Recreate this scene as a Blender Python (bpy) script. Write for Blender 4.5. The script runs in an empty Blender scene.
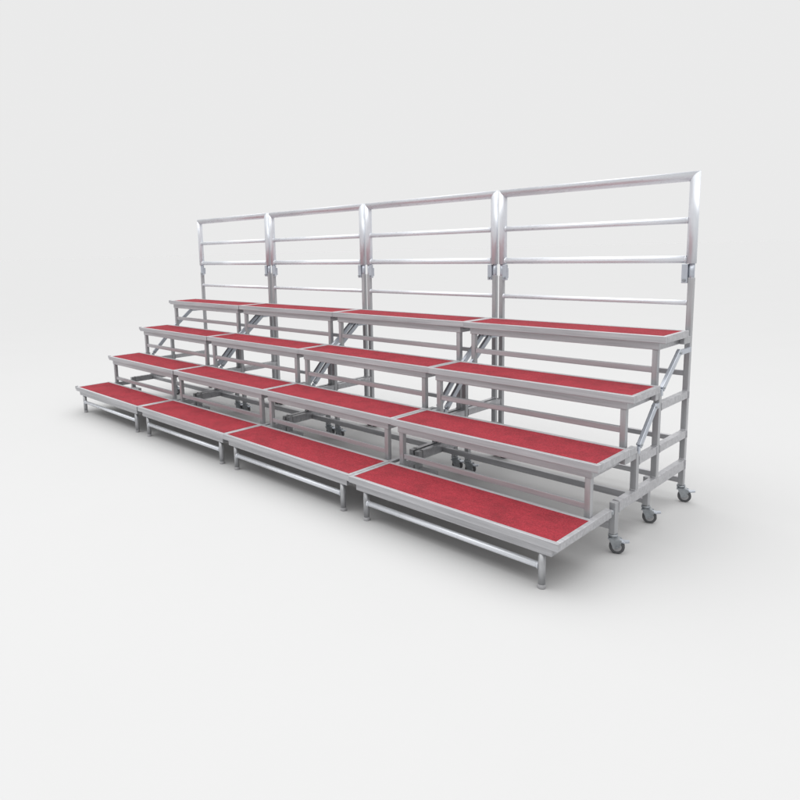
import bpy, math, random
from mathutils import Vector, Matrix
random.seed(4)
S = 0.6                       # modelling units -> metres
scene = bpy.context.scene
col = scene.collection

# ------------------------------------------------------------------ materials
def new_mat(name):
    m = bpy.data.materials.new(name); m.use_nodes = True
    nt = m.node_tree
    return m, nt, nt.nodes['Principled BSDF']
def ramp(nt, fac, stops):
    r = nt.nodes.new('ShaderNodeValToRGB')
    e = r.color_ramp.elements
    while len(e) < len(stops): e.new(0.5)
    for k, (p, c) in enumerate(stops):
        e[k].position = p; e[k].color = (*c, 1)
    nt.links.new(fac, r.inputs[0]); return r
def noise(nt, scale, detail=4, rough=.6, stretch=None):
    tc = nt.nodes.new('ShaderNodeTexCoord'); n = nt.nodes.new('ShaderNodeTexNoise')
    n.inputs['Scale'].default_value = scale; n.inputs['Detail'].default_value = detail
    n.inputs['Roughness'].default_value = rough
    n.noise_dimensions = '4D'                    # a different patch of the pattern on every piece
    oi = nt.nodes.new('ShaderNodeObjectInfo'); ml = nt.nodes.new('ShaderNodeMath'); ml.operation = 'MULTIPLY'
    ml.inputs[1].default_value = 40; nt.links.new(oi.outputs['Random'], ml.inputs[0]); nt.links.new(ml.outputs[0], n.inputs['W'])
    if stretch:
        mp = nt.nodes.new('ShaderNodeMapping'); mp.inputs['Scale'].default_value = stretch
        nt.links.new(tc.outputs['Object'], mp.inputs[0]); nt.links.new(mp.outputs[0], n.inputs['Vector'])
    else: nt.links.new(tc.outputs['Object'], n.inputs['Vector'])
    return n
def metal(name, lo, hi, metallic, rough, stretch=None, scale=9):
    m, nt, b = new_mat(name)
    n = noise(nt, scale, 5, .65, stretch)
    r = ramp(nt, n.outputs[0], [(.3, lo), (.7, hi)])
    nt.links.new(r.outputs[0], b.inputs['Base Color'])
    b.inputs['Metallic'].default_value = metallic
    n2 = noise(nt, 60, 3, .6, stretch)
    mr = nt.nodes.new('ShaderNodeMapRange')
    mr.inputs[3].default_value = rough - .07; mr.inputs[4].default_value = rough + .09
    nt.links.new(n2.outputs[0], mr.inputs[0]); nt.links.new(mr.outputs[0], b.inputs['Roughness'])
    bp = nt.nodes.new('ShaderNodeBump'); bp.inputs['Strength'].default_value = .02
    bp.inputs['Distance'].default_value = .001
    nt.links.new(n2.outputs[0], bp.inputs['Height']); nt.links.new(bp.outputs[0], b.inputs['Normal'])
    return m
M = {}
M['alu'] = metal('brushed_aluminium', (.33, .331, .346), (.50, .50, .52), .45, .34, (.25, 6, 6))
M['alu_leg'] = metal('aluminium_upright', (.31, .315, .326), (.46, .465, .48), .45, .36, (6, 6, .3))
M['rail'] = metal('polished_aluminium_tube', (.64, .66, .70), (.74, .76, .80), .28, .28, (.4, 4, 4))
M['rail_post'] = metal('polished_aluminium_post', (.60, .625, .665), (.72, .745, .785), .28, .32, (4, 4, .4))
M['link'] = metal('zinc_plated_steel', (.40, .43, .48), (.52, .55, .60), .5, .32)
M['dark_steel'] = metal('caster_steel', (.25, .27, .29), (.42, .44, .46), .8, .35, None, 30)
def carpet():
    m, nt, b = new_mat('red_carpet')
    n = noise(nt, 170, 4, .8); n2 = noise(nt, 7, 6, .65); n3 = noise(nt, 30, 5, .7, (.35, 2.2, 1))
    r = ramp(nt, n.outputs[0], [(.30, (.135, .008, .014)), (.52, (.26, .017, .028)), (.74, (.43, .036, .052))])
    r2 = ramp(nt, n2.outputs[0], [(.32, (.72, .72, .72)), (.50, (.95, .95, .95)), (.66, (1.04, 1.04, 1.04))])
    r3 = ramp(nt, n3.outputs[0], [(.30, (.84, .84, .84)), (.60, (1, 1, 1)), (.80, (1.0, 1.06, 1.06))])
    prev = r.outputs[0]
    for q in (r2, r3):
        mx = nt.nodes.new('ShaderNodeMix'); mx.data_type = 'RGBA'; mx.blend_type = 'MULTIPLY'
        mx.inputs[0].default_value = 1
        nt.links.new(prev, mx.inputs[6]); nt.links.new(q.outputs[0], mx.inputs[7]); prev = mx.outputs[2]
    nt.links.new(prev, b.inputs['Base Color'])
    b.inputs['Roughness'].default_value = .95
    b.inputs['Specular IOR Level'].default_value = .12
    b.inputs['Sheen Weight'].default_value = .10
    b.inputs['Sheen Roughness'].default_value = .5
    b.inputs['Sheen Tint'].default_value = (1, .75, .8, 1)
    bp = nt.nodes.new('ShaderNodeBump'); bp.inputs['Strength'].default_value = .8
    bp.inputs['Distance'].default_value = .004
    nt.links.new(n.outputs[0], bp.inputs['Height']); nt.links.new(bp.outputs[0], b.inputs['Normal'])
    return m
M['carpet'] = carpet()
def plain(name, c, rough, spec=.5, scale=20, var=.15):
    m, nt, b = new_mat(name)
    n = noise(nt, scale)
    r = ramp(nt, n.outputs[0], [(.3, tuple(v * (1 - var) for v in c)), (.7, c)])
    nt.links.new(r.outputs[0], b.inputs['Base Color'])
    b.inputs['Roughness'].default_value = rough; b.inputs['Specular IOR Level'].default_value = spec
    return m
M['rubber'] = plain('black_rubber', (.085, .087, .092), .55)
M['foot'] = plain('grey_plastic_foot', (.36, .36, .37), .5)
M['board'] = plain('deck_underside_board', (.30, .27, .26), .8)
M['backdrop'] = plain('white_studio_backdrop', (.428, .428, .428), 1.0, 0, 1.5, .008)

# ------------------------------------------------------------------ mesh builder
class MB:
    def __init__(s): s.v = []; s.f = []; s.smooth = []
    def box(s, x0, x1, y0, y1, z0, z1):
        b = len(s.v)
        s.v += [(x, y, z) for z in (z0, z1) for y in (y0, y1) for x in (x0, x1)]
        for q in ((0,2,3,1),(4,5,7,6),(0,1,5,4),(2,6,7,3),(0,4,6,2),(1,3,7,5)):
            s.f.append(tuple(b + i for i in q)); s.smooth.append(False)
        return s
    def bar(s, p, q, w, h, up=(1, 0, 0)):          # oriented box from p to q, w along up, h across
        p, q = Vector(p), Vector(q); d = (q - p).normalized()
        u = Vector(up); u = (u - d * u.dot(d)).normalized(); v = d.cross(u)
        b = len(s.v)
        for c in (p, q):
            for a, e in ((-1, -1), (1, -1), (1, 1), (-1, 1)):
                s.v.append(tuple(c + u * (a * w / 2) + v * (e * h / 2)))
        for k in range(4):
            s.f.append((b + k, b + (k + 1) % 4, b + 4 + (k + 1) % 4, b + 4 + k)); s.smooth.append(False)
        s.f.append((b + 3, b + 2, b + 1, b)); s.f.append((b + 4, b + 5, b + 6, b + 7)); s.smooth += [False, False]
        return s
    def tube(s, p, q, r, n=24, cutp=None, cutq=None, r2=None):   # cut normals give mitred ends
        p, q = Vector(p), Vector(q); d = (q - p).normalized()
        u = d.orthogonal().normalized(); v = d.cross(u); b = len(s.v)
        for c, cut, rr in ((p, cutp, r), (q, cutq, r2 or r)):
            for k in range(n):
                a = 2 * math.pi * k / n
                o = u * math.cos(a) * rr + v * math.sin(a) * rr
                if cut is not None:
                    cn = Vector(cut); o = o - d * (o.dot(cn) / d.dot(cn))
                s.v.append(tuple(c + o))
        for k in range(n):
            s.f.append((b + k, b + (k + 1) % n, b + n + (k + 1) % n, b + n + k)); s.smooth.append(True)
        s.f.append(tuple(b + k for k in reversed(range(n)))); s.f.append(tuple(b + n + k for k in range(n)))
        s.smooth += [False, False]
        return s
    def bead(s, p, axis, r, w=.010, t=.006):      # weld ring where a round tube meets a post
        a = Vector(axis); p = Vector(p)
        return s.tube(p, p + a * w, r + t, 20, r2=r + .001)
    def seam(s, x0, x1, y, z0, z1, r=.0055):        # welded edge around the end of a box tube
        e = .001
        for (a, b) in (((x0 - e, y, z0), (x0 - e, y, z1)), ((x1 + e, y, z0), (x1 + e, y, z1)), ((x0, y, z0 - e), (x1, y, z0 - e)), ((x0, y, z1 + e), (x1, y, z1 + e))):
            s.tube(a, b, r, 8)
        return s
    def build(s, name, mat, parent=None, bevel=0.0, origin=(0, 0, 0)):
        me = bpy.data.meshes.new(name); o3 = Vector(origin)
        me.from_pydata([tuple((Vector(c) - o3) * S) for c in s.v], [], s.f)
        for p, sm in zip(me.polygons, s.smooth): p.use_smooth = sm
        me.materials.append(mat); me.update()
        o = bpy.data.objects.new(name, me); col.objects.link(o); o.location = o3 * S
        if parent: o.parent = parent; o.location = (o3 - PO.get(parent.name, Vector())) * S
        PO[o.name] = o3
        if bevel:
            bv = o.modifiers.new('bevel', 'BEVEL'); bv.width = bevel; bv.segments = 2
            bv.limit_method = 'ANGLE'; bv.angle_limit = math.radians(40); bv.harden_normals = False
        return o
PO = {}
def empty(name, loc):
    o = bpy.data.objects.new(name, None); col.objects.link(o); o.location = loc
    o.empty_display_size = .1
    return o

# ------------------------------------------------------------------ one riser unit
L = 1.996
TOP = [.3816, .7795, 1.1801, 1.5717]
YF = [0, .5461, 1.0923, 1.6521]
W = [.5276, .5186, .5, .4973]
YR = 2.2746
SIDES = ((0.0, -1), (-L, 1))          # (outer x, direction towards the middle of the unit)
def xr(side, a, b):                    # inset range measured from an end of the unit
    x0, s = side
    return tuple(sorted((x0 + s * a, x0 + s * b)))

def make_caster(parent, x, y, zt, ang):
    """swivel caster: stem plate, fork, wheel, brake pedal; zt = underside of the leg."""
    ca, sa = math.cos(ang), math.sin(ang)
    o3 = Vector((x, y, zt))
    def P(a, b, z): return (x + a * ca - b * sa, y + a * sa + b * ca, z)
    ax = (-sa, ca, 0)
    plate = MB().tube((x, y, zt - .016), (x, y, zt), .036, 20)
    plate.tube((x, y, zt - .03), (x, y, zt - .016), .028, 20)
    c = plate.build('caster', M['dark_steel'], parent, 0, o3)
    r = .056; wx = .03
    # fork: two cheeks and a crown
    f = MB()
    for e in (-1, 1):
        a = P(.002, e * .026, zt - .03); b = P(wx + .002, e * .026, r - .006)
        f.bar(a, b, .006, .058, ax)
        f.bar(P(-.02, e * .0262, zt - .046), P(.062, e * .0262, zt - .052), .0066, .034, ax)
    f.bar(P(-.035, 0, zt - .034), P(.05, 0, zt - .034), .058, .012, ax)
    f.tube(P(wx, -.036, r), P(wx, .036, r), .009, 12)
    f.build('fork', M['dark_steel'], c, .0012, o3)
    w = MB()                             # tyre with rounded shoulders
    prof = [(.0, -.017), (r - .018, -.019), (r - .006, -.019), (r, -.012), (r, .012), (r - .006, .019), (r - .018, .019), (0, .017)]
    n = 28; b0 = len(w.v)
    for (rr, t) in prof:
        for k in range(n):
            a = 2 * math.pi * k / n
            w.v.append(P(wx + max(rr, .001) * math.cos(a), t, r + max(rr, .001) * math.sin(a)))
    for i in range(len(prof) - 1):
        for k in range(n):
            w.f.append((b0 + i * n + k, b0 + i * n + (k + 1) % n, b0 + (i + 1) * n + (k + 1) % n, b0 + (i + 1) * n + k)); w.smooth.append(False)
    w.build('wheel', M['rubber'], c, 0, o3)
    h = MB().tube(P(wx, -.0225, r), P(wx, .0225, r), .034, 20)
    h.build('hub', M['foot'], c, .001, o3)
    p = MB()
    p.bar(P(.03, 0, zt - .042), P(.085, 0, zt - .054), .052, .012, ax)
    p.bar(P(.082, 0, zt - .053), P(.116, 0, zt - .046), .040, .012, ax)
    p.build('brake_pedal', M['link'], c, .001, o3)

def make_unit():
    root = empty('choral_riser', (0, 0, 0))
    root['category'] = 'choral riser'; root['group'] = 'red carpeted choral riser sections joined in one row'
    A, B = M['alu'], M['alu_leg']
    bv = .0022
    for k in range(4):
        t, y0, w = TOP[k], YF[k], W[k]
        y1 = y0 + w; lip = .034; fh = .058
        # extruded edge frame: four mitre-less members, sides butted between front and back
        f = MB()
        f.box(-L, 0, y0, y0 + lip, t - fh, t)
        f.box(-L, 0, y1 - lip, y1, t - fh, t)
        f.box(-L, -L + lip, y0 + lip, y1 - lip, t - fh, t)
        f.box(-lip, 0, y0 + lip, y1 - lip, t - fh, t)
        deck = f.build('deck', A, root, bv, (-L / 2, y0, t))
        g = MB().box(-L + lip, -lip, y0 + lip, y1 - lip, t - .03, t - .005)
        g.build('carpet', M['carpet'], deck, 0, (-L / 2, y0, t))
        g = MB().box(-L + lip, -lip, y0 + lip, y1 - lip, t - .045, t - .0305)
        g.build('underside_board', M['board'], deck, 0, (-L / 2, y0, t))
        # recessed apron of rectangular tube under the edge
        a = MB(); ab = t - fh - .062; ai = .062; at = t - fh - .0005
        a.box(-L + ai, -ai, y0 + .030, y0 + .062, ab, at)
        a.box(-L + ai, -ai, y1 - .058, y1 - .022, ab, at)
        a.box(-L + ai, -L + ai + .036, y0 + .058, y1 - .058, ab, at)
        a.box(-ai - .036, -ai, y0 + .058, y1 - .058, ab, at)
        for cx in (-.68, -1.32):
            a.box(cx - .018, cx + .018, y0 + .058, y1 - .058, ab + .015, t - .0455)
        a.build('apron', A, deck, bv, (-L / 2, y0, t))
        # front legs
        yl = y0 + .055 if k else .0636
        for sd in SIDES:
            x0, s = sd
            if k == 0:
                cx = x0 + s * .151
                lg = MB()
                lg.tube((cx, yl, .022), (cx, yl, ab), .0255, 20)
                lo = lg.build('leg', B, root, 0, (cx, yl, ab))
                MB().tube((cx, yl, 0), (cx, yl, .03), .029, 20, r2=.0275).build('rubber_foot', M['foot'], lo, .0015, (cx, yl, ab))
            else:
                cx = x0 + s * .095
                MB().box(cx - .023, cx + .023, yl - .02, yl + .026, (TOP[k - 1] - .055), ab).build('leg', B, root, bv, (cx, yl, ab))
        inn = .151 if k == 0 else .095
        if k == 0:
            MB().tube((-L + inn + .02, yl, .158), (-inn - .02, yl, .158), .0235, 20).bead((-L + inn + .023, yl, .158), (1, 0, 0), .0235).bead((-inn - .023, yl, .158), (-1, 0, 0), .0235).build('leg_rail', M['rail'], root, 0, (-L / 2, yl, .158))
        else:
            zr = (.438, .894, 1.283)[k - 1]
            MB().box(-L + inn + .023, -inn - .023, yl - .012, yl + .02, zr - .024, zr + .024).build('leg_rail', A, root, bv, (-L / 2, yl, zr))
    YU = (1.238, 1.63)
    for sd in SIDES:
        s = sd[1]
        a0, a1 = xr(sd, .012, .06)
        cx = (a0 + a1) / 2
        # bottom beam running front to back
        MB().box(a0, a1, .925, YR - .0245, .318, .402).seam(a0, a1, .929, .318, .402).seam(a0, a1, YR - .028, .318, .402, .008).build('chassis_beam', A, root, bv, (cx, .9, .36))
        # short front post of the chassis
        MB().box(a0, a1, .865, .9245, .152, .402).build('front_post', B, root, bv, (cx, .88, .36))
        # arm that hinges the lowest deck to the chassis
        b0, b1 = xr(sd, .022, .071)
        arm = MB().box(b0, b1, W[0] - .0, .835, .300, .362).build('deck_arm', A, root, bv, (cx, .6, .33))
        MB().tube((b0 - .004, .845, .335), (b1 + .004, .845, .335), .018, 16).build('hinge_pin', M['dark_steel'], arm, 0, (cx, .6, .33))
        c0, c1 = xr(sd, .061, .26)
        MB().box(c0, c1, .868, .918, .188, .246).build('foot_rail', A, root, bv, (cx, .9, .21))
        # uprights
        MB().box(a0, a1, YU[0] - .024, YU[0] + .024, .4025, .722).tube((a0, YU[0] - .024, .406), (a1, YU[0] - .024, .406), .007, 8).build('upright', B, root, bv, (cx, YU[0], .4))
        MB().box(a0, a1, YU[1] - .024, YU[1] + .024, .4025, 1.115).tube((a0, YU[1] - .024, .406), (a1, YU[1] - .024, .406), .007, 8).build('upright', B, root, bv, (cx, YU[1], .4))
        d0, d1 = xr(sd, .0605, .108)
        MB().box(d0, d1, YU[1] - .045, YU[1] + .003, .15, .40).build('upright', B, root, bv, ((d0 + d1) / 2, YU[1], .4))
        # deck brackets reaching back to the uprights
        for k, yu in ((1, YU[0]), (2, YU[1])):
            ye = YF[k] + W[k]; z = TOP[k]
            if k == 1: MB().box(a0, a1, ye - .002 + .003, yu - .0245, z - .07, z - .018).build('deck_bracket', B, root, bv, (cx, ye, z))
            MB().box(a0 + .004, a1 - .004, YF[k] + W[k] - .05, yu + .02, z - .118, z - .0585).build('deck_bracket', B, root, bv, (cx, ye, z))
        MB().box(a0 + .004, a1 - .004, 2.1, YR - .034, TOP[3] - .118, TOP[3] - .0585).build('deck_bracket', B, root, bv, (cx, 2.1, TOP[3]))
        # leg shoes: short shelves on which the front legs of the upper decks sit
        for k in (1, 2):
            q0, q1 = xr(sd, .0605, .125)
            MB().box(q0, q1, YF[k] + W[k] + .001, YF[k] + W[k] + .11, TOP[k] - .09, TOP[k] - .056).build('leg_shoe', B, root, bv, (cx, YF[k] + W[k], TOP[k]))
        # side rails between the uprights and the rear post
        MB().box(a0, a1, YU[0] + .0245, YU[1] - .0245, .607, .672).seam(a0, a1, YU[0] + .028, .607, .672).seam(a0, a1, YU[1] - .028, .607, .672).build('side_rail', A, root, bv, (cx, 1.4, .64))
        MB().box(a0, a1, YU[1] + .0245, YR - .0245, .607, .672).seam(a0, a1, YU[1] + .028, .607, .672).seam(a0, a1, YR - .028, .607, .672, .008).build('side_rail', A, root, bv, (cx, 1.9, .64))
        MB().box(a0, a1, YU[1] + .0245, YR - .0245, .965, 1.027).seam(a0, a1, YU[1] + .028, .965, 1.027).seam(a0, a1, YR - .028, .965, 1.027, .008).build('side_rail', A, root, bv, (cx, 1.9, 1.0))
        # folding links
        e0, e1 = xr(sd, .004, .034) if s < 0 else xr(sd, .066, .096); ex = (e0 + e1) / 2
        for (ya, za, yb, zb, yu) in ((1.262, .752, 1.548, 1.030, YU[1] - .024), (1.665, 1.140, 2.01, 1.408, YR - .0245)):
            li = MB().bar((ex, ya, za), (ex, yb, zb), .030, .054).build('folding_link', M['link'], root, bv, (ex, ya, za))
            for (py, pz) in ((ya + .012, za + .012), (yb - .012, zb - .012)):
                MB().tube((e0 - .008, py, pz), (e1 + .008, py, pz), .012, 14).build('pivot_bolt', M['dark_steel'], li, 0, (ex, ya, za))
            MB().box(e0 + .004, e1 - .004, yb - .02, yu - .0005, zb - .035, zb + .008).build('link_bracket', M['link'], root, .001, (ex, yb, zb))
            MB().box(e0 + .004, e1 - .004, ya - .03, ya + .005, za - .055, za + .002).build('link_bracket', M['link'], root, .001, (ex, ya, za))
        # rear post
        p0, p1 = xr(sd, .021, .068)
        MB().box(p0, p1, YR - .024, YR + .022, .155, 2.012).build('rear_post', B, root, bv, (cx, YR, .15))
        # casters
        ang = math.radians(22)
        make_caster(root, cx, .893, .1515, ang)
        make_caster(root, (d0 + d1) / 2, YU[1] - .021, .1495, ang)
        make_caster(root, (p0 + p1) / 2, YR, .1545, ang)
    # lengthwise rails of the chassis
    MB().box(-L + .0605, -.0605, 1.222, 1.256, .322, .370).build('chassis_rail', A, root, bv, (-L / 2, 1.23, .34))
    MB().box(-L + .109, -.109, 1.595, 1.625, .165, .205).build('chassis_rail', A, root, bv, (-L / 2, 1.6, .18))
    for z, hh in ((.20, .025), (.575, .023), (1.178, .023)):
        MB().box(-L + .0685, -.0685, YR - .018, YR + .018, z - hh, z + hh).build('rear_rail', A, root, bv, (-L / 2, YR, z))
    MB().tube((-L + .066, YR, 1.795), (-.066, YR, 1.795), .022, 16).bead((-L + .068, YR, 1.795), (1, 0, 0), .022).bead((-.068, YR, 1.795), (-1, 0, 0), .022).build('rear_rail', M['rail'], root, 0, (-L / 2, YR, 1.795))
    # guard panel on top of the rear posts
    R = M['rail']; rt = .041; zt = 2.9024 - rt; zb = 2.132; xa = -L + .012 + rt; xb = -.012 - rt
    c45 = 1 / math.sqrt(2)
    gd = MB().tube((xa, YR, zt), (xb, YR, zt), rt, 28, (c45, 0, c45), (c45, 0, -c45)).build('guard_panel', R, root, 0, (-L / 2, YR, zb))
    for x, sg in ((xa, 1), (xb, -1)):
        MB().tube((x, YR, zb - 0), (x, YR, zt), rt * .999, 28, (0, 0, 1), (sg * c45, 0, c45)).build('guard_post', M['rail_post'], gd, 0, (x, YR, zb))
    MB().tube((xa + .03, YR, zb + .035), (xb - .03, YR, zb + .035), .032, 24).bead((xa + rt - .004, YR, zb + .035), (1, 0, 0), .032).bead((xb - rt + .004, YR, zb + .035), (-1, 0, 0), .032).build('bottom_rail', R, gd, 0, (-L / 2, YR, zb))
    MB().tube((xa + .03, YR, 2.497), (xb - .03, YR, 2.497), .027, 24).bead((xa + rt - .004, YR, 2.497), (1, 0, 0), .027).bead((xb - rt + .004, YR, 2.497), (-1, 0, 0), .027).build('middle_rail', R, gd, 0, (-L / 2, YR, 2.49))
    for sd in SIDES:
        s = sd[1]; x0 = sd[0]
        MB().tube((x0 + s * .046, YR, 1.96), (x0 + s * .046, YR, zb + .02), .024, 16).build('spigot', M['link'], gd, 0, (x0, YR, zb))
        q0, q1 = xr(sd, .0685, .118)
        br = MB()
        br.box(q0, q1, YR - .034, YR - .004, 1.965, 2.128)
        br.box(*xr(sd, .0685, .104), YR - .003, YR + .03, 1.985, 2.09)
        lb = br.build('lock_bracket', M['link'], root, .0015, ((q0 + q1) / 2, YR, 2.0))
        MB().tube(((q0 + q1) / 2, YR - .052, 1.99), ((q0 + q1) / 2, YR - .034, 1.99), .012, 14).build('lock_knob', M['dark_steel'], lb, 0, ((q0 + q1) / 2, YR, 2.0))
    return root

def kids(o): return [c for c in bpy.data.objects if c.parent == o]
def copy_tree(o, parent=None):
    c = o.copy(); col.objects.link(c)
    if parent: c.parent = parent
    for ch in kids(o):
        copy_tree(ch, c)
    return c

proto = make_unit()
# nearest section first; each placed with the small offsets and turns of the real row
PLACE = [(0.0, 0.0, 0.0), (-2.0 - .0033, .0115, .0001), (-4.0 + .0090, .0115, .0080), (-6.0 - .0003, -.0117, .0032)]
LABELS = [
    'nearest red carpeted riser section at the right end, its side frame and casters showing',
    'red carpeted riser section directly left of the nearest one with the open side frame',
    'red carpeted riser section directly right of the farthest one at the left end',
    'farthest red carpeted riser section at the left end, small hooks past its steps']
units = []
for i, (x, y, a) in enumerate(PLACE):
    u = proto if i == 0 else copy_tree(proto)
    u.location = (x * S, y * S, 0); u.rotation_euler = (0, 0, a)
    u['label'] = LABELS[i]
    units.append(u)
# coupling hooks on the free left end of the last section
for dk in [c for c in kids(units[3]) if c.name.startswith('deck') and not c.name.startswith(('deck_arm', 'deck_bracket'))]:
    k = min(range(4), key=lambda q: abs(dk.location.z / S - TOP[q]))
    t, y0 = TOP[k], YF[k]
    m = MB(); m.box(-L - .055, -L - .001, y0 + .012, y0 + .05, t - .042, t - .012)
    m.box(-L - .055, -L - .035, y0 + .012, y0 + .05, t - .012, t + .004)
    h = m.build('coupling_hook', M['alu'], None, .002, (-L / 2, y0, t))
    h.parent = dk; h.location = (0, 0, 0)

# ------------------------------------------------------------------ studio floor
def floor():
    n = 96; V = [(-2, 1, 0)]; F = []
    rs = (3, 8, 20, 60, 180, 900)
    for r in rs:
        for k in range(n):
            a = 2 * math.pi * k / n; V.append((-2 + r * math.cos(a), 1 + r * math.sin(a), 0))
    for k in range(n): F.append((0, 1 + k, 1 + (k + 1) % n))
    for i in range(len(rs) - 1):
        for k in range(n):
            a, b = 1 + i * n, 1 + (i + 1) * n
            F.append((a + k, b + k, b + (k + 1) % n, a + (k + 1) % n))
    me = bpy.data.meshes.new('floor'); me.from_pydata(V, [], F); me.update()
    me.materials.append(M['backdrop'])
    o = bpy.data.objects.new('floor', me); col.objects.link(o)
    o['kind'] = 'structure'
floor()

# ------------------------------------------------------------------ light: white studio surround, bright above, dimmer on the open front side
w = bpy.data.worlds.new('World'); scene.world = w; w.use_nodes = True
nt = w.node_tree; bg = nt.nodes['Background']
tc = nt.nodes.new('ShaderNodeTexCoord')
dot = nt.nodes.new('ShaderNodeVectorMath'); dot.operation = 'DOT_PRODUCT'; dot.inputs[1].default_value = (-.711, .687, 0)
nt.links.new(tc.outputs['Generated'], dot.inputs[0])
mr = nt.nodes.new('ShaderNodeMapRange'); mr.interpolation_type = 'SMOOTHSTEP'
mr.inputs[1].default_value = -.35; mr.inputs[2].default_value = .45
mr.inputs[3].default_value = .48; mr.inputs[4].default_value = .825
nt.links.new(dot.outputs['Value'], mr.inputs[0])
sep = nt.nodes.new('ShaderNodeSeparateXYZ'); nt.links.new(tc.outputs['Generated'], sep.inputs[0])
mz = nt.nodes.new('ShaderNodeMapRange'); mz.interpolation_type = 'SMOOTHSTEP'
mz.inputs[1].default_value = .38; mz.inputs[2].default_value = .78
mz.inputs[3].default_value = 0; mz.inputs[4].default_value = 1
nt.links.new(sep.outputs['Z'], mz.inputs[0])
mx = nt.nodes.new('ShaderNodeMix'); mx.data_type = 'FLOAT'
nt.links.new(mz.outputs[0], mx.inputs[0]); nt.links.new(mr.outputs[0], mx.inputs[2]); mx.inputs[3].default_value = 2.6
nt.links.new(mx.outputs[0], bg.inputs['Strength'])
bg.inputs[0].default_value = (1, 1, 1, 1)
def area(name, loc, target, sx, sy, power, color=(1, 1, 1)):
    l = bpy.data.lights.new(name, 'AREA'); l.shape = 'RECTANGLE'; l.size = sx; l.size_y = sy
    l.energy = power; l.color = color
    o = bpy.data.objects.new(name, l); col.objects.link(o); o.location = loc
    o.rotation_euler = (Vector(target) - Vector(loc)).to_track_quat('-Z', 'Y').to_euler()
area('overhead_softbox', (-1.5, -1.0, 6.0), (-2.2, .8, 0), 7, 4, 90)

# ------------------------------------------------------------------ camera
cam = bpy.data.cameras.new('camera'); co = bpy.data.objects.new('camera', cam); col.objects.link(co)
yaw, pitch, roll = (-0.80247, -0.15139, -0.02588)
fw = Vector((math.sin(yaw) * math.cos(pitch), math.cos(yaw) * math.cos(pitch), math.sin(pitch)))
r_ = Vector((math.cos(yaw), -math.sin(yaw), 0)); u_ = r_.cross(fw)
r2 = r_ * math.cos(roll) + u_ * math.sin(roll); u2 = -r_ * math.sin(roll) + u_ * math.cos(roll)
mm = Matrix((r2, u2, -fw)).transposed().to_4x4()
mm.translation = Vector((2.0273, -3.7288, 2.3151)) * S
co.matrix_world = mm
cam.sensor_width = 36; cam.lens = 657.178 / 800 * 36
cam.shift_x = 41.71 / 800; cam.shift_y = -49.24 / 800
cam.clip_start = .05; cam.clip_end = 2000
scene.camera = co
scene.render.resolution_x = scene.render.resolution_y = 1024
vs = scene.view_settings; vs.view_transform = 'Standard'; vs.look = 'None'; vs.exposure = 0; vs.gamma = 1
